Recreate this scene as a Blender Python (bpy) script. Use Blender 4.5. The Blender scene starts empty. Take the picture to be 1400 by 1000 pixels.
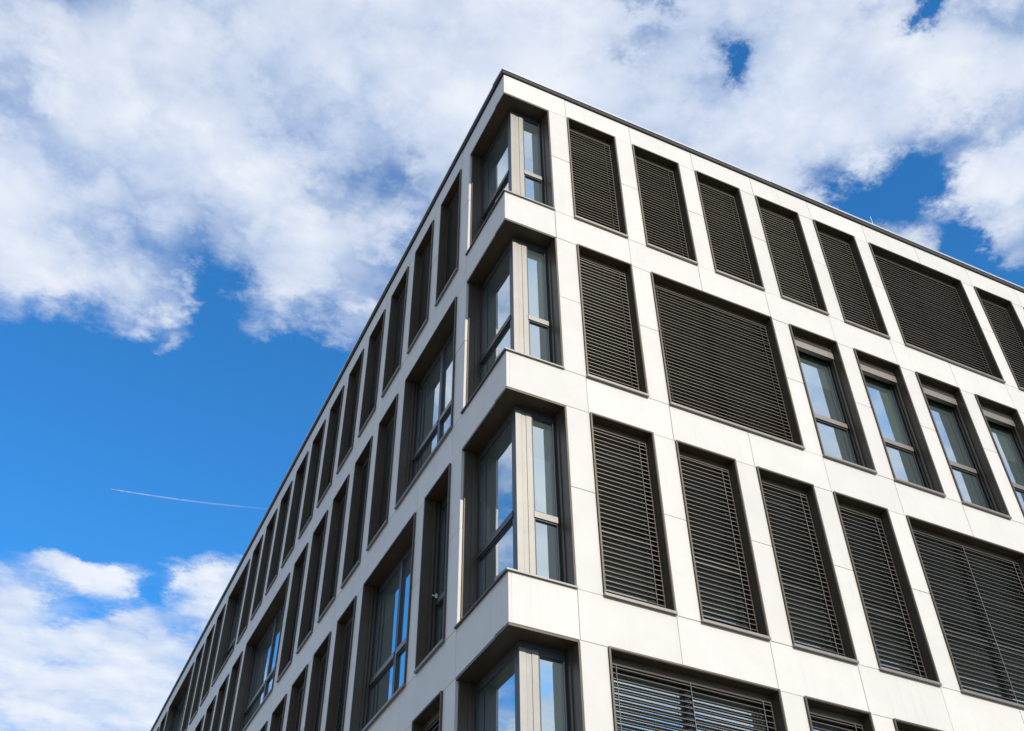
import bpy, bmesh, math, random
from mathutils import Matrix, Vector
random.seed(7)
S = bpy.context.scene

# ------------------------------------------------------------------ camera
G = 18.095                                   # height of the top floor's window heads above the ground
CAM = Vector((-5.0038, -9.8179, -16.4955 + G))
RM = ((0.9047123611, -0.4256242303, 0.0184271079),      # right
      (0.3083166119, 0.6242859892, -0.7177798204),      # down
      (0.2940006982, 0.6550656595, 0.6960262719))       # forward
FPX, CX, CY = 1466.76, 639.47, 441.37        # focal length and principal point, pixels of the 1400 x 1000 photograph
cd = bpy.data.cameras.new('camera'); cam = bpy.data.objects.new('camera', cd); S.collection.objects.link(cam)
r, dn, fw = (Vector(v) for v in RM)
cam.matrix_world = Matrix(((r.x, -dn.x, -fw.x, CAM.x), (r.y, -dn.y, -fw.y, CAM.y), (r.z, -dn.z, -fw.z, CAM.z), (0, 0, 0, 1)))
cd.sensor_width = 36; cd.sensor_fit = 'HORIZONTAL'; cd.lens = FPX / 1400 * 36
cd.shift_x = (700 - CX) / 1400; cd.shift_y = (CY - 500) / 1400
cd.clip_start = 0.1; cd.clip_end = 90000
S.camera = cam
def pixdir(u, v):
    return (r * ((u - CX) / FPX) + dn * ((v - CY) / FPX) + fw).normalized()

# ------------------------------------------------------------------ light
SUN_EL, SUN_AZ = math.radians(29), math.radians(7.5)     # azimuth measured from the sunny facade's normal towards +x
sund = Vector((math.sin(SUN_AZ) * math.cos(SUN_EL), -math.cos(SUN_AZ) * math.cos(SUN_EL), math.sin(SUN_EL)))
sl = bpy.data.lights.new('sun', 'SUN'); sl.energy = 3.4; sl.angle = math.radians(0.53); sl.color = (1.0, 0.95, 0.88)
so = bpy.data.objects.new('sun', sl); S.collection.objects.link(so)
so.rotation_euler = (-sund).to_track_quat('-Z', 'Y').to_euler(); so.location = (10, -40, 60)
S.view_settings.view_transform = 'Standard'; S.view_settings.look = 'None'
S.view_settings.exposure = 0; S.view_settings.gamma = 1; S.view_settings.use_curve_mapping = False
S.render.resolution_x, S.render.resolution_y = 1024, 731
S.render.engine = 'CYCLES'
S.cycles.max_bounces = 7; S.cycles.diffuse_bounces = 3; S.cycles.glossy_bounces = 3; S.cycles.caustics_reflective = False; S.cycles.caustics_refractive = False

# ------------------------------------------------------------------ sky with a layer of broken cloud
W = bpy.data.worlds.new('World'); S.world = W; W.use_nodes = True
W.cycles.sampling_method = 'MANUAL'; W.cycles.sample_map_resolution = 512
nt = W.node_tree; nt.nodes.clear(); N = nt.nodes; Lk = nt.links.new
def val(x, sock):
    if isinstance(x, (int, float)): sock.default_value = x
    elif isinstance(x, (tuple, list, Vector)): sock.default_value = tuple(x)
    else: Lk(x, sock)
def M(op, a, b=0.0, c=None, clamp=False):
    n = N.new('ShaderNodeMath'); n.operation = op; n.use_clamp = clamp
    val(a, n.inputs[0]); val(b, n.inputs[1])
    if c is not None: val(c, n.inputs[2])
    return n.outputs[0]
def V(op, a, b=(0, 0, 0), scale=None):
    n = N.new('ShaderNodeVectorMath'); n.operation = op; val(a, n.inputs[0]); val(b, n.inputs[1])
    if scale is not None: val(scale, n.inputs['Scale'])
    return n.outputs['Value'] if op in ('DOT_PRODUCT', 'LENGTH') else n.outputs[0]
def smooth(x, lo, hi, a=0.0, b=1.0):
    n = N.new('ShaderNodeMapRange'); n.interpolation_type = 'SMOOTHSTEP'
    val(x, n.inputs[0]); n.inputs[1].default_value = lo; n.inputs[2].default_value = hi
    n.inputs[3].default_value = a; n.inputs[4].default_value = b
    return n.outputs[0]
def noise(vec, scale, detail, rough=0.55, dist=0.0, lac=2.0, color=False):
    n = N.new('ShaderNodeTexNoise'); n.noise_dimensions = '3D'
    val(vec, n.inputs['Vector']); n.inputs['Scale'].default_value = scale; n.inputs['Detail'].default_value = detail
    n.inputs['Roughness'].default_value = rough; n.inputs['Distortion'].default_value = dist; n.inputs['Lacunarity'].default_value = lac
    return n.outputs['Color' if color else 'Fac']
def mixc(f, a, b, t='MIX'):
    n = N.new('ShaderNodeMix'); n.data_type = 'RGBA'; n.blend_type = t
    val(f, n.inputs[0]); val(a, n.inputs[6]); val(b, n.inputs[7])
    return n.outputs[2]
tc = N.new('ShaderNodeTexCoord')
D = V('NORMALIZE', tc.outputs['Generated'])
sp = N.new('ShaderNodeSeparateXYZ'); Lk(D, sp.inputs[0])
zc = M('MAXIMUM', sp.outputs[2], 0.06)
cb = N.new('ShaderNodeCombineXYZ'); Lk(M('DIVIDE', sp.outputs[0], zc), cb.inputs[0]); Lk(M('DIVIDE', sp.outputs[1], zc), cb.inputs[1])
P0 = cb.outputs[0]                                       # position on a flat cloud layer one unit up
warp = V('SCALE', V('SUBTRACT', noise(P0, 5.0, 6, 0.68, color=True), (0.5, 0.5, 0.5)), scale=0.22)
PW = V('MULTIPLY', V('ADD', P0, warp), (1, 1, 0))
def plane(u, v):
    d = pixdir(u, v); return Vector((d.x / d.z, d.y / d.z))
# (u, v, radius across, radius down, tilt degrees, weight): where the layer is open (-) or closed (+)
BLOBS = [
    (-220, 620, 330, 125, -6, -1.15), (90, 615, 180, 92, 0, -1.15), (270, 620, 170, 92, -15, -1.15), (420, 575, 90, 70, -45, -0.8), (330, 690, 140, 50, 0, -0.8),
    (275, 330, 16, 50, 0, -0.22), (300, 425, 40, 42, 20, -0.50), (530, 240, 50, 26, 20, -0.20),
    (130, 385, 190, 62, 0, 0.55), (400, 385, 95, 75, 0, 0.30), (250, 468, 34, 15, -20, 0.60), (390, 480, 70, 35, -10, -0.12),
    (1205, 258, 66, 44, -25, -1.15), (1340, 348, 80, 22, 22, -0.95), (1335, 255, 60, 34, 0, 0.45), (1000, 74, 20, 18, 30, -0.62), (1272, 8, 18, 14, 0, -0.62), (1010, 112, 30, 16, 0, 0.20), (1180, 30, 60, 20, 0, -0.15), (860, 60, 40, 14, -10, -0.3), (878, 8, 50, 14, 0, -0.45), (1350, 110, 60, 40, 0, 0.20), (120, 130, 160, 90, 0, 0.25), (60, 230, 150, 70, 0, 0.25), (150, 290, 90, 50, 0, 0.15),
    (120, 782, 46, 11, 14, 0.95), (282, 787, 24, 7, 0, 0.85), (210, 815, 60, 14, 0, -0.25), (250, 735, 260, 16, 0, -0.7), (210, 800, 22, 20, 0, -0.5),
    (105, 838, 60, 15, -8, -0.60), (240, 850, 30, 20, 0, -0.30), (60, 905, 60, 11, 0, -0.22), (170, 925, 60, 10, 0, -0.10), (30, 960, 50, 10, 10, -0.10),
    (120, 950, 220, 70, 0, 0.42), (20, 820, 50, 30, 0, 0.3), (300, 200, 330, 150, 0, 0.18), (1050, 150, 180, 100, 0, 0.18),
]
cov = None
for (u, v, ru, rv, tilt, w) in BLOBS:
    p0 = plane(u, v); ju = plane(u + 1, v) - p0; jv = plane(u, v + 1) - p0
    J = Matrix(((ju.x, jv.x), (ju.y, jv.y))).inverted()
    t = math.radians(tilt); Rt = Matrix(((math.cos(t), math.sin(t)), (-math.sin(t), math.cos(t))))
    K = Matrix(((1 / ru, 0), (0, 1 / rv))) @ Rt @ J
    k0 = K @ p0
    c2 = N.new('ShaderNodeCombineXYZ')
    Lk(M('SUBTRACT', V('DOT_PRODUCT', PW, (K[0][0], K[0][1], 0)), k0.x), c2.inputs[0])
    Lk(M('SUBTRACT', V('DOT_PRODUCT', PW, (K[1][0], K[1][1], 0)), k0.y), c2.inputs[1])
    q2 = V('DOT_PRODUCT', c2.outputs[0], c2.outputs[0])
    g = M('MULTIPLY', M('EXPONENT', M('MULTIPLY', q2, -0.7)), w)
    cov = g if cov is None else M('ADD', cov, g)
q2 = V('LENGTH', V('SUBTRACT', PW, (0.5, -1.05, 0)))       # the cloud bank behind the viewer that the sunny panes mirror
cov = M('ADD', cov, M('MULTIPLY', M('EXPONENT', M('MULTIPLY', M('MULTIPLY', q2, q2), -1.6)), 0.70))
sunp = Vector((sund.x, sund.y, 0)).normalized() * 0.06
def dens(off): return noise(V('ADD', P0, off), 2.3, 7, 0.54, 0.0)
n0 = dens((3.7, 1.9, 0.0)); n1 = dens((3.7 + sunp.x, 1.9 + sunp.y, 0.0))
def cells(vec, scale):
    n = N.new('ShaderNodeTexVoronoi'); n.voronoi_dimensions = '2D'; n.feature = 'SMOOTH_F1'
    val(vec, n.inputs['Vector']); n.inputs['Scale'].default_value = scale; n.inputs['Smoothness'].default_value = 0.35
    return n.outputs['Distance']
heap = M('ADD', M('MULTIPLY', M('SUBTRACT', 0.42, cells(PW, 4.6)), 1.1), M('MULTIPLY', M('SUBTRACT', 0.40, cells(PW, 12.0)), 0.55))   # rounded heaps with creases between them
tuft = M('SUBTRACT', M('MULTIPLY', M('ABSOLUTE', M('SUBTRACT', noise(P0, 10.0, 6, 0.62), 0.5)), 4.0), 0.5)   # torn edges and thin veils
d0 = M('ADD', M('ADD', M('ADD', cov, 0.42), M('MULTIPLY', tuft, 0.26)), M('ADD', M('MULTIPLY', M('SUBTRACT', n0, 0.5), 1.9), M('MULTIPLY', heap, 0.45)))
alpha = M('ADD', smooth(d0, -0.16, 0.52, 0.0, 0.76), smooth(d0, 0.10, 0.90, 0.0, 0.22))
relief = M('MULTIPLY', M('SUBTRACT', n0, n1), 3.2)
lit = M('ADD', M('ADD', relief, 0.38), M('ADD', M('ADD', M('MULTIPLY', heap, 0.5), M('MULTIPLY', tuft, 0.10)), smooth(d0, 0.1, 0.9, 0.0, 0.30)), clamp=True)
sky = N.new('ShaderNodeTexSky'); sky.sky_type = 'NISHITA'; sky.sun_disc = False
sky.sun_elevation = SUN_EL; sky.sun_rotation = math.atan2(sund.x, sund.y)
sky.altitude = 200; sky.air_density = 1.0; sky.dust_density = 0.4; sky.ozone_density = 2.2
blue = mixc(1.0, sky.outputs[0], (0.31, 1.07, 1.60, 1), 'MULTIPLY')
cloud = mixc(lit, (3.8, 4.5, 5.85, 1), (5.8, 6.1, 6.6, 1))
col = mixc(alpha, blue, cloud)
haze = smooth(sp.outputs[2], 0.02, 0.28, 0.55, 0.0)
col = mixc(haze, col, (4.3, 4.7, 5.3, 1))
bg = N.new('ShaderNodeBackground'); Lk(col, bg.inputs[0]); bg.inputs[1].default_value = 0.15
wo = N.new('ShaderNodeOutputWorld'); Lk(bg.outputs[0], wo.inputs[0])

# ------------------------------------------------------------------ materials
def mat(name, base, rough=0.5, metal=0.0, var=0.0, nscale=3.0, bump=0.0, bscale=40.0, rnd=0.0, spec=0.5, streak=0.0):
    m = bpy.data.materials.new(name); m.use_nodes = True; t = m.node_tree; n = t.nodes; b = n['Principled BSDF']
    b.inputs['Base Color'].default_value = (*base, 1); b.inputs['Roughness'].default_value = rough
    b.inputs['Metallic'].default_value = metal; b.inputs['Specular IOR Level'].default_value = spec
    if var or rnd or streak:
        geo = n.new('ShaderNodeNewGeometry')
        nz = n.new('ShaderNodeTexNoise'); nz.inputs['Scale'].default_value = nscale; nz.inputs['Detail'].default_value = 8; nz.inputs['Roughness'].default_value = 0.65
        t.links.new(geo.outputs['Position'], nz.inputs['Vector'])
        mr = n.new('ShaderNodeMapRange'); mr.inputs[1].default_value = 0.3; mr.inputs[2].default_value = 0.7
        mr.inputs[3].default_value = 1 - var; mr.inputs[4].default_value = 1 + var
        t.links.new(nz.outputs['Fac'], mr.inputs[0])
        f = mr.outputs[0]
        def mul(a, bb):
            x = n.new('ShaderNodeMath'); x.operation = 'MULTIPLY'; t.links.new(a, x.inputs[0]); t.links.new(bb, x.inputs[1]); return x.outputs[0]
        if rnd:
            oi = n.new('ShaderNodeObjectInfo'); r2 = n.new('ShaderNodeMapRange')
            r2.inputs[3].default_value = 1 - rnd; r2.inputs[4].default_value = 1 + rnd
            t.links.new(oi.outputs['Random'], r2.inputs[0]); f = mul(f, r2.outputs[0])
        if streak:                                       # faint run-off marks, narrow across and long downwards
            vm = n.new('ShaderNodeVectorMath'); vm.operation = 'MULTIPLY'; vm.inputs[1].default_value = (9, 9, 0.35)
            t.links.new(geo.outputs['Position'], vm.inputs[0])
            n2 = n.new('ShaderNodeTexNoise'); n2.inputs['Scale'].default_value = 1.0; n2.inputs['Detail'].default_value = 6
            t.links.new(vm.outputs[0], n2.inputs['Vector'])
            r3 = n.new('ShaderNodeMapRange'); r3.inputs[1].default_value = 0.58; r3.inputs[2].default_value = 0.80
            r3.inputs[3].default_value = 1.0; r3.inputs[4].default_value = 1 - streak
            t.links.new(n2.outputs['Fac'], r3.inputs[0]); f = mul(f, r3.outputs[0])
        vs = n.new('ShaderNodeVectorMath'); vs.operation = 'SCALE'; vs.inputs[0].default_value = base
        t.links.new(f, vs.inputs['Scale']); t.links.new(vs.outputs[0], b.inputs['Base Color'])
    if bump:
        geo2 = n.new('ShaderNodeNewGeometry')
        nb = n.new('ShaderNodeTexNoise'); nb.inputs['Scale'].default_value = bscale; nb.inputs['Detail'].default_value = 4
        t.links.new(geo2.outputs['Position'], nb.inputs['Vector'])
        bp = n.new('ShaderNodeBump'); bp.inputs['Strength'].default_value = bump; bp.inputs['Distance'].default_value = 0.01
        t.links.new(nb.outputs['Fac'], bp.inputs['Height']); t.links.new(bp.outputs[0], b.inputs['Normal'])
    return m
MT = {
    'panel': mat('cladding_panel', (0.715, 0.658, 0.590), 0.62, var=0.045, nscale=1.6, bump=0.12, bscale=60, rnd=0.035, streak=0.10),
    'backing': mat('joint_backing', (0.42, 0.39, 0.35), 0.8, var=0.1),
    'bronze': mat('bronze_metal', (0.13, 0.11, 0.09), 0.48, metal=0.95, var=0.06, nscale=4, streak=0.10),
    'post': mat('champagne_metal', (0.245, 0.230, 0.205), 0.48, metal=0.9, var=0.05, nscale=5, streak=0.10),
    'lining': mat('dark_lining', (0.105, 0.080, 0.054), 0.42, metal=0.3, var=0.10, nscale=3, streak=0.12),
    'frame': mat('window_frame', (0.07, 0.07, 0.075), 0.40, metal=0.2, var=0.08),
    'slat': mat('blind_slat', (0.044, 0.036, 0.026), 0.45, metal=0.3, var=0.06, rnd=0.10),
    'lip': mat('blind_slat_lip_sunlit', (0.19, 0.165, 0.13), 0.48, metal=0.8, var=0.06, rnd=0.10),
    'rail': mat('blind_rail', (0.27, 0.238, 0.205), 0.48, metal=0.95, var=0.06),
    'cord': mat('blind_cord', (0.26, 0.24, 0.21), 0.7, var=0.05),
    'slatcord': mat('dark_cord', (0.07, 0.063, 0.052), 0.7, var=0.05),
    'coping': mat('coping_metal', (0.52, 0.52, 0.50), 0.42, metal=0.4, var=0.06, streak=0.08),
    'gap': mat('shadow_gap', (0.03, 0.028, 0.027), 0.7, var=0.1),
    'room': mat('room_wall', (0.36, 0.38, 0.36), 0.8, var=0.1, nscale=0.8),
    'shade': mat('roller_shade', (0.80, 0.80, 0.78), 0.8, var=0.03),
    'roof': mat('roof_gravel', (0.28, 0.27, 0.26), 0.9, var=0.2, nscale=20),
    'steel': mat('galvanised_steel', (0.55, 0.56, 0.57), 0.35, metal=0.8, var=0.05),
    'asphalt': mat('asphalt', (0.055, 0.055, 0.056), 0.85, var=0.25, nscale=1.5, bump=0.4, bscale=80),
    'paving': mat('paving', (0.22, 0.195, 0.16), 0.8, var=0.15, nscale=1.2, bump=0.2, bscale=50),
    'ground': mat('ground_mix', (0.17, 0.165, 0.14), 0.9, var=0.35, nscale=0.03),
    'marking': mat('road_paint', (0.75, 0.75, 0.73), 0.6, var=0.1, nscale=8),
}
def glass_mat():
    m = bpy.data.materials.new('coated_glass'); m.use_nodes = True; t = m.node_tree; n = t.nodes; n.clear()
    o = n.new('ShaderNodeOutputMaterial'); gl = n.new('ShaderNodeBsdfGlossy'); tr = n.new('ShaderNodeBsdfTransparent'); mx = n.new('ShaderNodeMixShader')
    gl.inputs['Roughness'].default_value = 0.012; gl.inputs['Color'].default_value = (0.90, 0.97, 0.98, 1)
    tr.inputs['Color'].default_value = (0.80, 0.92, 0.87, 1)
    fr = n.new('ShaderNodeFresnel'); fr.inputs['IOR'].default_value = 1.9
    mr = n.new('ShaderNodeMapRange'); mr.inputs[3].default_value = 0.60; mr.inputs[4].default_value = 1.0
    t.links.new(fr.outputs[0], mr.inputs[0]); t.links.new(mr.outputs[0], mx.inputs[0])
    geo = n.new('ShaderNodeNewGeometry'); nz = n.new('ShaderNodeTexNoise'); nz.inputs['Scale'].default_value = 1.6; nz.inputs['Detail'].default_value = 1
    t.links.new(geo.outputs['Position'], nz.inputs['Vector'])
    bp = n.new('ShaderNodeBump'); bp.inputs['Strength'].default_value = 0.04; bp.inputs['Distance'].default_value = 0.05
    t.links.new(nz.outputs['Fac'], bp.inputs['Height']); t.links.new(bp.outputs[0], gl.inputs['Normal'])
    dv = n.new('ShaderNodeBsdfDiffuse'); dv.inputs[0].default_value = (0.56, 0.70, 0.65, 1); m0 = n.new('ShaderNodeMixShader'); m0.inputs[0].default_value = 0.24
    t.links.new(tr.outputs[0], m0.inputs[1]); t.links.new(dv.outputs[0], m0.inputs[2])
    t.links.new(m0.outputs[0], mx.inputs[1]); t.links.new(gl.outputs[0], mx.inputs[2]); t.links.new(mx.outputs[0], o.inputs[0])
    return m
MT['glass'] = glass_mat()
def clear_mat():
    m = bpy.data.materials.new('clear_glass'); m.use_nodes = True; t = m.node_tree; n = t.nodes; n.clear()
    o = n.new('ShaderNodeOutputMaterial'); tr = n.new('ShaderNodeBsdfTransparent'); gl = n.new('ShaderNodeBsdfGlossy'); mx = n.new('ShaderNodeMixShader')
    tr.inputs[0].default_value = (0.93, 0.97, 0.95, 1); gl.inputs['Roughness'].default_value = 0.02; mx.inputs[0].default_value = 0.04
    t.links.new(tr.outputs[0], mx.inputs[1]); t.links.new(gl.outputs[0], mx.inputs[2]); t.links.new(mx.outputs[0], o.inputs[0])
    return m
MT['clear'] = clear_mat()

# ------------------------------------------------------------------ mesh helpers, in facade coordinates (t along, d inwards, z up)
SK = 0.02966523
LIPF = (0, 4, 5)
class Facade:
    def __init__(s, u, n): s.u, s.n = Vector(u), Vector(n); s.flip = s.u.cross(s.n).z < 0
    def vec(s, t, d, z): return s.u * t + s.n * d + Vector((0, 0, z))
FR = Facade((1, 0, 0), (0, 1, 0))
FL = Facade((math.sin(SK), math.cos(SK), 0), (math.cos(SK), -math.sin(SK), 0))
class MB:
    def __init__(s): s.v = []; s.f = []
    def box(s, t0, t1, d0, d1, z0, z1):
        i = len(s.v)
        s.v += [(t0, d0, z0), (t1, d0, z0), (t1, d1, z0), (t0, d1, z0), (t0, d0, z1), (t1, d0, z1), (t1, d1, z1), (t0, d1, z1)]
        s.f += [tuple(i + k for k in q) for q in ((0, 3, 2, 1), (4, 5, 6, 7), (0, 1, 5, 4), (1, 2, 6, 5), (2, 3, 7, 6), (3, 0, 4, 7))]
        return s
    def chamfer(s, t0, t1, d0, d1, z0, z1, c):           # box whose outer (d0) face has chamfered edges
        i = len(s.v)
        s.v += [(t0 + c, d0, z0 + c), (t1 - c, d0, z0 + c), (t1 - c, d0, z1 - c), (t0 + c, d0, z1 - c)]
        s.v += [(t0, d0 + c, z0), (t1, d0 + c, z0), (t1, d0 + c, z1), (t0, d0 + c, z1)]
        s.v += [(t0, d1, z0), (t1, d1, z0), (t1, d1, z1), (t0, d1, z1)]
        s.f += [tuple(i + k for k in (0, 1, 2, 3)), tuple(i + k for k in (11, 10, 9, 8))]
        for a in (0, 4):
            for k in range(4):
                b = (k + 1) % 4
                s.f.append((i + a + 4 + k, i + a + 4 + b, i + a + b, i + a + k))
        return s
    def prof(s, t0, t1, pts):                            # closed profile (d, z), counter-clockwise seen from -t, swept along t
        i = len(s.v); n = len(pts)
        s.v += [(t0, d, z) for d, z in pts] + [(t1, d, z) for d, z in pts]
        for k in range(n):
            b = (k + 1) % n; s.f.append((i + k, i + b, i + n + b, i + n + k))
        s.f.append(tuple(i + n + k for k in range(n))); s.f.append(tuple(i + k for k in reversed(range(n))))
        return s
    def mesh(s, name, F, m):
        me = bpy.data.meshes.new(name)
        me.from_pydata([F.vec(*p) for p in s.v], [], [tuple(reversed(f)) for f in s.f] if F.flip else s.f)
        me.materials.append(MT[m]); me.update()
        if m == 'glass':                                 # the coating sits on the outer face of the pane
            me.materials.append(MT['clear'])
            for i, p in enumerate(me.polygons):
                if i % 6 != 2: p.material_index = 1
        if m == 'slat':                                  # each slat's folded front lip is coloured paler to paint in its sunlit line
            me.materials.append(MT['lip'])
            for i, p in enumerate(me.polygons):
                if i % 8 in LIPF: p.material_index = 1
        return me
WPOS = {}
def link(name, me, pos, parent=None):
    o = bpy.data.objects.new(name, me); S.collection.objects.link(o)
    pos = Vector(pos); WPOS[o.name] = pos
    if parent is not None: o.parent = parent; o.location = pos - WPOS[parent.name]
    else: o.location = pos
    return o
CACHE = {}
def part(name, key, fn, F, m, org, parent):
    """org: (t, d, z) of the piece's own origin; alike pieces share their mesh"""
    k = (key, F is FL, m) if key is not None else None
    me = CACHE.get(k) if k else None
    if me is None:
        mb = MB(); fn(mb); me = mb.mesh(name, F, m)
        if k: CACHE[k] = me
    return link(name, me, F.vec(*org), parent)

# ------------------------------------------------------------------ the setting
def struct(name, me, pos=(0, 0, 0)):
    o = link(name, me, pos); o['kind'] = 'structure'; return o
def flat(name, x0, x1, y0, y1, z0, z1, m):
    mb = MB().box(x0, x1, y0, y1, z0, z1); return struct(name, mb.mesh(name, FR, m))
gm = bpy.data.meshes.new('ground')
ring = [(60000 * math.cos(a * math.pi / 24), 60000 * math.sin(a * math.pi / 24), -0.16) for a in range(48)]
gm.from_pydata(ring, [], [tuple(range(48))]); gm.materials.append(MT['ground']); struct('ground', gm)
flat('pavement', -12, 60, -14, 80, -0.155, -0.004, 'paving')
flat('road', -60, 120, -23, -14.002, -0.155, -0.12, 'asphalt')

# ------------------------------------------------------------------ the office building
NR, NL = 11, 22
H, OH = 3.5, 2.837                                       # storey height, height of an opening
GR = {FR: dict(e=0.913, s=1.289, m=1.3974, w=1.023, n=NR), FL: dict(e=1.531, s=1.918, m=1.4007, w=0.9895, n=NL)}
TH = 0.042                                               # thickness of the cladding
REC = 0.245                                               # depth of the window frames behind the cladding's face
PAR = 0.57
def head(fl): return G - (5 - fl) * H
bld = link('office_building', None, (0, 0, 0))
bld['label'] = 'pale clad office block with recessed corner windows and dark venetian blinds'
bld['category'] = 'building'
LEN = {F: GR[F]['s'] + GR[F]['m'] * GR[F]['n'] for F in (FR, FL)}

LAY = {
    (FR, 5): [(i, i, 'b') for i in range(5)] + [(5, 6, 'b'), (7, 7, 'b'), (8, 8, 'b'), (9, 9, 'b'), (10, 10, 'b')],
    (FR, 4): [(0, 0, 'b'), (1, 2, 'b'), (3, 3, 'r'), (4, 4, 'r'), (5, 5, 'r'), (6, 6, 'r'), (7, 7, 'r'), (8, 9, 'b'), (10, 10, 'b')],
    (FR, 3): [(0, 0, 'b'), (1, 1, 'b'), (2, 2, 'b'), (3, 3, 'b'), (4, 5, 'b'), (6, 6, 'b'), (7, 7, 'b'), (8, 8, 'r'), (9, 10, 'b')],
    (FR, 2): [(0, 1, 'b'), (2, 2, 'b'), (3, 3, 'b'), (4, 4, 'b'), (5, 6, 'b'), (7, 7, 'b'), (8, 8, 'r'), (9, 9, 'r'), (10, 10, 'r')],
    (FR, 1): [(i, i, 'o') for i in range(NR)],
    (FL, 5): [(i, i, 'b') for i in range(11)] + [(11, 12, 'o'), (13, 13, 'b'), (14, 14, 'b'), (15, 15, 'b'), (16, 18, 'o'), (19, 19, 'b'), (20, 20, 'b'), (21, 21, 'b')],
    (FL, 4): [(0, 1, 'o')] + [(i, i, 'b') for i in range(2, 7)] + [(7, 9, 'o')] + [(i, i, 'b') for i in range(10, 22)],
    (FL, 3): [(0, 0, 'o'), (1, 2, 'o')] + [(i, i, 'b') for i in range(3, 8)] + [(8, 9, 'o')] + [(i, i, 'b') for i in range(10, 22)],
    (FL, 2): [(i, i, 'b') for i in range(4)] + [(4, 5, 'o')] + [(i, i, 'b') for i in range(6, 22)],
    (FL, 1): [(i, i, 'o') for i in range(NL)],
}

# --- structural wall behind the cladding, floors and inner walls
def wall(F):
    g = GR[F]; mb = MB(); L = LEN[F]; d0, d1 = TH + 0.004, 0.46
    st = 0.06 if F is FR else 0.07
    for fl in range(1, 6):
        top = G + PAR - 0.01 if fl == 5 else head(fl + 1) - OH
        mb.box(st, L, d0, d1 if fl != 5 else 0.3, head(fl), top)            # spandrel band
        z0, z1 = head(fl) - OH, head(fl)
        edges = [g['e']]
        for (i, j, k) in LAY[(F, fl)]:
            edges += [g['s'] + g['m'] * i, g['s'] + g['m'] * j + g['w']]
        edges.append(L)
        for a in range(0, len(edges), 2):
            mb.box(edges[a] + 0.002, edges[a + 1] - 0.002, d0, d1, z0 + 0.001, z1 - 0.001)
    mb.box(st, L, d0, d1, 0.0, head(1) - OH - 0.001)
    link('wall', mb.mesh('wall', F, 'backing'), (0, 0, 0), bld)
wall(FR); wall(FL)
def prism(name, pts, z0, z1, m):
    n = len(pts); me = bpy.data.meshes.new(name)
    vs = [(p.x, p.y, z0) for p in pts] + [(p.x, p.y, z1) for p in pts]
    fs = [tuple(reversed(range(n))), tuple(range(n, 2 * n))] + [(i, (i + 1) % n, n + (i + 1) % n, n + i) for i in range(n)]
    me.from_pydata(vs, [], fs); me.materials.append(MT[m]); return link(name, me, (0, 0, 0), bld)
def quadpts(d):
    c = FR.vec(0, d, 0) + FL.vec(0, d, 0)
    far_r = FR.vec(LEN[FR], d, 0); far_l = FL.vec(LEN[FL], d, 0)
    return [c, far_r, Vector((LEN[FR], far_l.y, 0)), far_l]
for fl in range(1, 6): prism('floor_slab', quadpts(0.463), head(fl) + 0.12, head(fl) + 0.42, 'room')
prism('core', quadpts(4.2), 0.0, G + 0.10, 'room')
prism('roof_deck', quadpts(0.31), G + 0.43, G + 0.50, 'roof')
prism('end_wall', [Vector((LEN[FR], 0.06, 0)), Vector((LEN[FR] + 0.3, 0.06, 0)), Vector((LEN[FR] + 0.3, LEN[FL], 0)), Vector((LEN[FR], LEN[FL], 0))], 0, G + PAR, 'panel')
fp = FL.vec(LEN[FL], 0.05, 0)
prism('end_wall', [Vector((fp.x, fp.y + .01, 0)), Vector((LEN[FR], fp.y + .01, 0)), Vector((LEN[FR], fp.y + 0.31, 0)), Vector((fp.x, fp.y + 0.31, 0))], 0, G + PAR, 'panel')

# --- cladding panels, each its own piece where the photograph shows them apart
JT = 0.0065
rest = {FR: MB(), FL: MB()}
def panel(F, t0, t1, z0, z1, near=True, d0=0.0):
    a, b, c, d = t0 + JT / 2, t1 - JT / 2, z0 + JT / 2, z1 - JT / 2
    if near:
        w, h = round(b - a, 3), round(d - c, 3)
        o = part('cladding_panel', ('panel', w, h), lambda mb: mb.chamfer(0, w, 0, TH, 0, h, 0.003), F, 'panel', (a + random.uniform(-0.001, 0.001), random.uniform(-0.002, 0.002), c + random.uniform(-0.001, 0.001)), bld)
        o.rotation_euler = (random.gauss(0, 0.0007), random.gauss(0, 0.0007), random.gauss(0, 0.0007))
    else: rest[F].chamfer(a, b, 0, TH, c, d, 0.003)
for F in (FR, FL):
    g = GR[F]; lim = 10 if F is FR else 9
    c0 = TH + 0.003 if F is FR else 0.0                  # the shaded face's panels show their edge at the corner
    for fl in range(0, 6):                               # the band above floor fl (0: plinth)
        z0 = head(fl) if fl else 0.0
        z1 = G + PAR if fl == 5 else head(fl + 1) - OH
        left = fl in (5, 3, 1)
        xs = [c0 - JT / 2]
        if not left: xs.append(g['e'] + 0.012)
        for i in range(g['n']):
            xs.append(g['s'] + g['m'] * i + (-0.012 if left else g['w'] + 0.012))
        xs.append(LEN[F])
        for i in range(len(xs) - 1):
            panel(F, xs[i], xs[i + 1], z0, z1, near=(fl >= 2 and i <= lim))
    for fl in range(1, 6):                               # piers between openings, two panels high
        z0, z1, zm = head(fl) - OH, head(fl), head(fl) - OH * 0.475
        lay = LAY[(F, fl)]
        ends = [(g['e'], g['s'])] + [(g['s'] + g['m'] * lay[k][1] + g['w'], g['s'] + g['m'] * lay[k + 1][0]) for k in range(len(lay) - 1)]
        for k, (a, b) in enumerate(ends):
            near = fl >= 2 and b < g['s'] + g['m'] * (9 if F is FR else 8)
            panel(F, a - JT / 2, b + JT / 2, z0, zm, near); panel(F, a - JT / 2, b + JT / 2, zm, z1, near)
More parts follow.
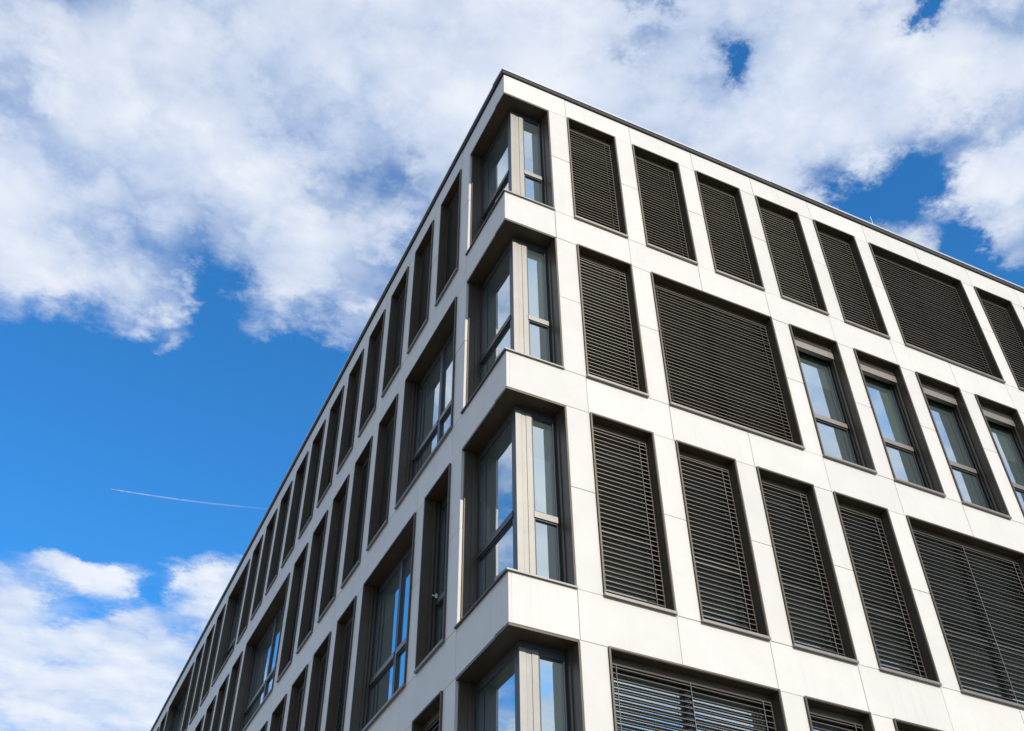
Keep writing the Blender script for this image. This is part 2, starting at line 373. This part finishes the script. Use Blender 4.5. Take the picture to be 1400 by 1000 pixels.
for F in (FR, FL):
    o = link('cladding', rest[F].mesh('cladding', F, 'panel'), (0, 0, 0), bld); o['kind'] = 'stuff'

# --- parapet: dark edge fascia under a pale sheet-metal cap
def coping(F):
    L = LEN[F] + (0.3 if F is FR else 0.0); c0 = -0.034 if F is FR else 0.311
    link('fascia', MB().box(c0, L, -0.034, 0.3, PAR + 0.004, PAR + 0.085).mesh('fascia', F, 'gap'), (0, 0, G), bld)
    for k in range(int(L // 3) + 1):                     # lengths of cap with butt joints
        a, b = k * 3.0, min(L, k * 3.0 + 2.994)
        if k == 0: a = -0.05 if F is FR else 0.365
        w = round(b - a, 3)
        part('coping', ('cop', w), lambda mb: mb.box(0, w, -0.05, 0.36, PAR + 0.086, PAR + 0.130), F, 'coping', (a, random.uniform(-0.003, 0.003), G + random.uniform(0, 0.004)), bld)
    if F is FL:                                          # the return of fascia and cap round the corner
        link('fascia', MB().box(0.0, 0.309, -0.034, -0.002, PAR + 0.0045, PAR + 0.0845).mesh('fascia', F, 'gap'), (0, 0, G), bld)
        link('coping', MB().box(0.0, 0.363, -0.05, -0.002, PAR + 0.0862, PAR + 0.1298).mesh('coping', F, 'coping'), (0, 0, G), bld)
coping(FR); coping(FL)

# --- windows
def surround(F, w, h, parent, org):
    """metal lining of an opening, standing a little proud of the cladding; origin at the lower corner nearest the building's corner"""
    f, pr = 0.028, 0.022
    def fn(mb):
        mb.box(0.003, f, -pr, REC + 0.02, 0.003, h - 0.003); mb.box(w - f, w - 0.003, -pr, REC + 0.02, 0.003, h - 0.003)
        mb.box(f, w - f, -pr, REC + 0.02, h - f, h - 0.003)
        mb.box(f, f + 0.03, 0.12, 0.15, 0.05, h - f); mb.box(f, f + 0.03, 0.175, 0.205, 0.05, h - f)          # blind guides
        mb.box(w - f - 0.03, w - f, 0.12, 0.15, 0.05, h - f); mb.box(w - f - 0.03, w - f, 0.175, 0.205, 0.05, h - f)
    part('surround', ('sur', round(w, 3)), fn, F, 'lining', org, parent)
    def edge(mb):                                        # the outer edge trim that catches the light
        mb.box(-0.002, 0.020, -0.030, -pr, -0.002, h + 0.002); mb.box(w - 0.020, w + 0.002, -0.030, -pr, -0.002, h + 0.002)
        mb.box(0.020, w - 0.020, -0.030, -pr, h - 0.020, h + 0.002)
    part('edge_trim', ('trim', round(w, 3)), edge, F, 'bronze', org, parent)
    part('sill', ('sill', round(w, 3)), lambda mb: mb.prof(-0.004, w + 0.004, [(-0.045, -0.006), (-0.045, 0.030), (REC + 0.02, 0.060), (REC + 0.02, -0.006)][::-1]), F, 'rail', org, parent)

TRZ = OH - 1.75                                          # height of the transom above the sill
def sash(F, a, b, z0, z1, parent, org, handle=False):
    """one pane with its slim sash bars between a..b, z0..z1"""
    s = 0.026
    def fn(mb):
        y0, y1 = REC - 0.008, REC + 0.05
        mb.box(a, a + s, y0, y1, z0, z1); mb.box(b - s, b, y0, y1, z0, z1)
        mb.box(a + s, b - s, y0, y1, z0, z0 + s); mb.box(a + s, b - s, y0, y1, z1 - s, z1)
    key = (round(a, 3), round(b, 3), round(z0, 3), round(z1, 3))
    part('sash', ('sash',) + key, fn, F, 'frame', org, parent)
    part('pane', ('pane',) + key, lambda mb: mb.box(a + s, b - s, REC + 0.018, REC + 0.026, z0 + s, z1 - s), F, 'glass', org, parent)
def window(F, t0, t1, fl, n=1, shade=None):
    h = OH; w = t1 - t0; z = head(fl) - OH; org = (t0, 0, z)
    f = 0.028; a0, b0 = f + 0.001, w - f - 0.001; st = 0.030
    mids = [] if n == 1 else [w / 2]
    def fn(mb):
        y0, y1 = REC, REC + 0.09
        mb.box(a0, a0 + st, y0, y1, 0.05, h - f); mb.box(b0 - st, b0, y0, y1, 0.05, h - f)
        mb.box(a0 + st, b0 - st, y0, y1, 0.05, 0.05 + st); mb.box(a0 + st, b0 - st, y0, y1, h - f - 0.12, h - f)
        for m_ in mids: mb.box(m_ - 0.05, m_ + 0.05, y0 - 0.02, y1, 0.05 + st, h - f - 0.12)
    wd = part('window', ('win', round(w, 3)), fn, F, 'frame', org, bld)
    surround(F, w, h, wd, org)
    cols = [(a0 + st, b0 - st)] if not mids else [(a0 + st, mids[0] - 0.05), (mids[0] + 0.05, b0 - st)]
    for (a, b) in cols:
        sash(F, a, b, TRZ + 0.045, h - f - 0.12, wd, org); sash(F, a, b, 0.05 + st, TRZ - 0.045, wd, org)
        part('transom', ('trans', round(a, 3), round(b, 3)), lambda mb: mb.box(a, b, REC - 0.03, REC + 0.07, TRZ - 0.045, TRZ + 0.045), F, 'rail', org, wd)
    if shade:                                            # pale roller shade hanging inside, behind the glass
        for (a, b) in cols:
            link('roller_shade', MB().box(a + 0.01, b - 0.01, REC + 0.075, REC + 0.078, h - 0.15 - shade, h - 0.15).mesh('roller_shade', F, 'shade'), F.vec(*org), wd)
    return wd

PITCH = 0.0712
def slat_profile(z, tilt=0.10):
    c, s = math.cos(tilt), math.sin(tilt)
    pts = [(-0.032, -0.0085), (-0.028, -0.0085), (-0.027, -0.0025), (0.032, -0.0035), (0.032, 0.0), (-0.032, 0.0)]
    return [(0.150 + d * c - zz * s, z + zz * c + d * s) for d, zz in pts][::-1]
def blind(F, t0, t1, fl, single=0, n=1):
    """lowered venetian blind; the top `single` slats are pieces of their own, the others one piece"""
    w = t1 - t0; z = head(fl) - OH; org = (t0, 0, z); f = 0.032; a, b = f + 0.012, w - f - 0.012
    wk = round(w, 3)
    ztop, zlow = OH - 0.16, 0.115
    cnt = int((ztop - zlow) / PITCH) + 1
    bl = part('venetian_blind', ('rails', wk), lambda mb: mb.box(a, b, 0.125, 0.185, OH - 0.13, OH - 0.032), F, 'lining', org, bld)
    part('bottom_rail', ('brl', wk), lambda mb: mb.box(a, b, 0.118, 0.182, 0.062, 0.085), F, 'rail', org, bl)
    tilt = (random.uniform(0.06, 0.17) if fl <= 3 else random.uniform(-0.02, 0.12)); tk = round(tilt, 2)
    drop = random.uniform(-0.01, 0.012)
    for k in range(min(single, cnt)):
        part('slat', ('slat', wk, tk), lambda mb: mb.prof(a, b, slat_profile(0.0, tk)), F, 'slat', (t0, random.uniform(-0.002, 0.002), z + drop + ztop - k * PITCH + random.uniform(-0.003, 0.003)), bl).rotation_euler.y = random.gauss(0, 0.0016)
    if single < cnt:
        mb = MB()
        for k in range(single, cnt):
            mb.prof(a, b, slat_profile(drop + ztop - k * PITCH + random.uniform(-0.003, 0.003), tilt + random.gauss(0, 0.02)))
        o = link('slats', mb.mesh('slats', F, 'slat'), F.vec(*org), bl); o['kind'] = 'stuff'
    for c in ([a + 0.015, b - 0.13] if n == 1 else [a + 0.12, w / 2 - 0.02, b - 0.14] if fl <= 3 else [a + 0.12, b - 0.14]):
        part('cord', ('cord', wk, round(c, 3)), lambda mb: (mb.box(c - 0.003, c + 0.003, 0.106, 0.109, 0.085, OH - 0.13), mb.box(c - 0.003, c + 0.003, 0.191, 0.194, 0.085, OH - 0.13)), F, 'cord' if fl <= 3 else 'slatcord', org, bl)
def raised(F, t0, t1, fl, n=1):
    w = t1 - t0; org = (t0, 0, head(fl) - OH); f = 0.032; a, b = f + 0.010, w - f - 0.010; wk = round(w, 3)
    def pack(mb):
        mb.box(a, b, 0.115, 0.185, OH - 0.085, OH - 0.032)
        for k in range(6): mb.box(a, b, 0.112 + 0.002 * (k % 2), 0.188, OH - 0.185 + k * 0.016, OH - 0.185 + k * 0.016 + 0.010)
    bl = part('venetian_blind', ('pack', wk), pack, F, 'lining', org, bld)
    part('bottom_rail', ('brail', wk), lambda mb: mb.box(a, b, 0.105, 0.190, OH - 0.335, OH - 0.195), F, 'rail', org, bl)

def lever(F, t, fl, zz):                                 # bright metal window handle at the transom
    hb = MB().chamfer(-0.02, 0.02, 0, 0.03, -0.035, 0.035, 0.008).chamfer(-0.014, 0.014, -0.045, 0.0, -0.012, 0.012, 0.006)
    return hb.mesh('window_handle', F, 'steel'), F.vec(t, REC - 0.062, head(fl) - zz)
SHADE = {(True, 4, 3): 0.75, (True, 4, 4): 1.55, (True, 4, 6): 0.9, (False, 3, 1): 0.6, (False, 4, 0): 0.5}
SINGLE = {(3, 0): 99, (3, 1): 99, (3, 2): 99, (3, 3): 99, (3, 4): 99, (2, 0): 15, (2, 2): 8, (2, 3): 5, (4, 0): 99, (4, 1): 99}
for (F, fl), lay in LAY.items():
    g = GR[F]
    for (i, j, k) in lay:
        t0, t1 = g['s'] + g['m'] * i, g['s'] + g['m'] * j + g['w']; n = 1 if i == j else 2
        wd = window(F, t0, t1, fl, n, SHADE.get((F is FR, fl, i)))
        if F is FL and fl == 3 and i == 0: link('window_handle', *lever(F, t1 - 0.085, fl, 1.67), wd)
        if k == 'b': blind(F, t0, t1, fl, SINGLE.get((fl, i), 0) if F is FR else 0, n)
        elif k == 'r' or (k == 'o' and F is FR): raised(F, t0, t1, fl, n)

# --- glazed corner of every floor
PX = 0.270                                               # corner post's outer edge, behind both faces
def corner(fl):
    z0, z1 = head(fl) - OH, head(fl); h = OH
    eR, eL = GR[FR]['e'], GR[FL]['e']
    # the window itself: head, foot and end stiles of both leaves
    me = MB(); y0, y1 = PX, PX + 0.09
    cw = link('corner_window', None, (0, 0, z0), bld)
    def leaf(F, e, a):                                   # a: where the glass begins behind the corner post
        mb = MB()
        mb.box(a, e - 0.03, y0, y1, h - 0.14, h - 0.032); mb.box(a, e - 0.03, y0, y1, 0.03, 0.09)
        mb.box(e - 0.050, e - 0.031, y0, y1, 0.09, h - 0.14); mb.box(a, a + 0.012, y0, y1, 0.09, h - 0.14)
        link('frame', mb.mesh('frame', F, 'frame'), F.vec(0, 0, z0), cw)
        b = e - 0.050; a2 = a + 0.012
        for (q0, q1) in ((TRZ + 0.045, h - 0.14), (0.09, TRZ - 0.045)):
            s = 0.022
            m2 = MB(); m2.box(a2, a2 + s, y0 - .008, y1 - .03, q0, q1).box(b - s, b, y0 - .008, y1 - .03, q0, q1).box(a2 + s, b - s, y0 - .008, y1 - .03, q0, q0 + s).box(a2 + s, b - s, y0 - .008, y1 - .03, q1 - s, q1)
            link('sash', m2.mesh('sash', F, 'frame'), F.vec(0, 0, z0), cw)
            link('pane', MB().box(a2 + s, b - s, y0 + 0.02, y0 + 0.028, q0 + s, q1 - s).mesh('pane', F, 'glass'), F.vec(0, 0, z0), cw)
        link('transom', MB().box(a2, b, y0 - 0.025, y1 - 0.02, TRZ - 0.045, TRZ + 0.045).mesh('transom', F, 'post' if F is FR else 'frame'), F.vec(0, 0, z0), cw)  # sunlit and shaded look of one transom metal, put in as two materials
    leaf(FR, eR, 0.495); leaf(FL, eL, 0.37)
    # corner post: three folded strips on the sunny side, the other side's shade put in as dark metal
    pb = MB().box(PX, 0.495, PX, 0.37, 0.05, h - 0.032)
    link('corner_post', pb.mesh('corner_post', FR, 'frame'), (0, 0, z0), cw)
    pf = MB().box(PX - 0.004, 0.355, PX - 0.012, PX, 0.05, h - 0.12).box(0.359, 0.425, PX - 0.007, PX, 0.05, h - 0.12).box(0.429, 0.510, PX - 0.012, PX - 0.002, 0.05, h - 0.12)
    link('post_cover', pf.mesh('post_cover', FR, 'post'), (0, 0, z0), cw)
    # lining: end jambs, soffit and sill of the recess
    for F, e in ((FR, eR), (FL, eL)):
        dd = TH + 0.004 if F is FL else -0.02
        mb = MB().box(e - 0.03, e - 0.002, dd, PX + 0.09, 0.0 if F is FL else 0.002, h - 0.032)
        mb.box(e - 0.045, e - 0.03, 0.16, 0.20, 0.04, h - 0.032)
        link('jamb', mb.mesh('jamb', F, 'lining'), F.vec(0, 0, z0), cw)
    so_ = MB().box(0.005, eR - 0.002, 0.005, PX + 0.09, h - 0.030, h + 0.012)
    link('soffit', so_.mesh('soffit', FR, 'lining'), (0, 0, z0), cw)
    so2 = MB().box(PX + 0.095, eL - 0.002, 0.005, PX + 0.09, h - 0.0302, h - 0.0005)
    link('soffit', so2.mesh('soffit', FL, 'lining'), (0, 0, z0), cw)
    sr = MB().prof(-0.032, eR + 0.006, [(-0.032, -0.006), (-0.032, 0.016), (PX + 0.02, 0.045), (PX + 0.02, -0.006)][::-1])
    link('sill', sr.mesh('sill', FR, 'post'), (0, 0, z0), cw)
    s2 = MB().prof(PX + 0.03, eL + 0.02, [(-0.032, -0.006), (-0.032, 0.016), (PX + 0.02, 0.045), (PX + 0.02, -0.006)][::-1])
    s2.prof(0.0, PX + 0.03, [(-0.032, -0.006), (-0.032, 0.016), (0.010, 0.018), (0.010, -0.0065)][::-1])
    link('sill', s2.mesh('sill', FL, 'bronze'), FL.vec(0, 0, z0), cw)  # darker metal than the sunny sill, painting in this face's shade
    if fl in (4, 3):                                     # roller shades inside: fully closed above, half raised below
        zb, zt = (TRZ, h - 0.14) if fl == 4 else (TRZ, TRZ + 0.98)
        link('roller_shade', MB().box(0.55, eR - 0.09, PX + 0.075, PX + 0.078, zb, zt).mesh('roller_shade', FR, 'shade'), (0, 0, z0), cw)
for fl in range(1, 6): corner(fl)

# --- lightning rod on the roof edge
rb = bmesh.new()
bmesh.ops.create_cone(rb, cap_ends=True, segments=8, radius1=0.009, radius2=0.005, depth=0.8, matrix=Matrix.Translation((0, 0, 0.4)))
bmesh.ops.create_cone(rb, cap_ends=True, segments=12, radius1=0.07, radius2=0.05, depth=0.06, matrix=Matrix.Translation((0, 0, 0.03)))
me = bpy.data.meshes.new('lightning_rod'); rb.to_mesh(me); rb.free(); me.materials.append(MT['steel'])
link('lightning_rod', me, (9.02, 0.27, G + PAR + 0.130), bld)

# ------------------------------------------------------------------ contrail high above
def contrail():
    A, B = (152, 669), (385, 697.5); n = 60; ht = 9500.0; vs, fs = [], []
    for i in range(n + 1):
        s = i / n
        u = A[0] + (B[0] - A[0]) * s; v = A[1] + (B[1] - A[1]) * s + 3.0 * math.sin(math.pi * s)
        d = pixdir(u, v); c = CAM + d * (ht / d.z)
        rad = 5 + 6.5 * min(1, s * 2.2) + random.uniform(-1.5, 1.5)
        if i == 0: rad = 3
        for k in range(10):
            a = k * math.pi / 5
            vs.append((c.x, c.y + rad * math.cos(a), c.z + rad * math.sin(a)))
    for i in range(n):
        for k in range(10):
            b = (k + 1) % 10; fs.append((i * 10 + k, i * 10 + b, (i + 1) * 10 + b, (i + 1) * 10 + k))
    o0 = Vector(vs[0]); me = bpy.data.meshes.new('contrail'); me.from_pydata([tuple(Vector(p) - o0) for p in vs], [], fs)
    xl = (Vector(vs[-1]) - o0).length
    m = bpy.data.materials.new('ice_trail'); m.use_nodes = True; t = m.node_tree; nn = t.nodes; nn.clear()
    o = nn.new('ShaderNodeOutputMaterial'); di = nn.new('ShaderNodeBsdfDiffuse'); di.inputs[0].default_value = (0.9, 0.9, 0.92, 1)
    tr = nn.new('ShaderNodeBsdfTransparent'); mx = nn.new('ShaderNodeMixShader')
    tcn = nn.new('ShaderNodeTexCoord'); ln = nn.new('ShaderNodeVectorMath'); ln.operation = 'LENGTH'; t.links.new(tcn.outputs['Object'], ln.inputs[0])
    mr = nn.new('ShaderNodeMapRange'); mr.inputs[1].default_value = 0; mr.inputs[2].default_value = xl; mr.inputs[3].default_value = 0.34; mr.inputs[4].default_value = 0.02
    t.links.new(ln.outputs['Value'], mr.inputs[0])
    nz = nn.new('ShaderNodeTexNoise'); nz.inputs['Scale'].default_value = 0.006; nz.inputs['Detail'].default_value = 4; t.links.new(tcn.outputs['Object'], nz.inputs['Vector'])
    m2 = nn.new('ShaderNodeMapRange'); m2.inputs[1].default_value = 0.3; m2.inputs[2].default_value = 0.65; m2.inputs[3].default_value = 0.4; m2.inputs[4].default_value = 1
    t.links.new(nz.outputs['Fac'], m2.inputs[0])
    mu = nn.new('ShaderNodeMath'); mu.operation = 'MULTIPLY'; t.links.new(mr.outputs[0], mu.inputs[0]); t.links.new(m2.outputs[0], mu.inputs[1])
    t.links.new(mu.outputs[0], mx.inputs[0]); t.links.new(tr.outputs[0], mx.inputs[1]); t.links.new(di.outputs[0], mx.inputs[2]); t.links.new(mx.outputs[0], o.inputs[0])
    me.materials.append(m)
    ob = link('contrail', me, o0); ob['label'] = 'thin white aircraft contrail fading across the blue sky'; ob['category'] = 'contrail'
contrail()
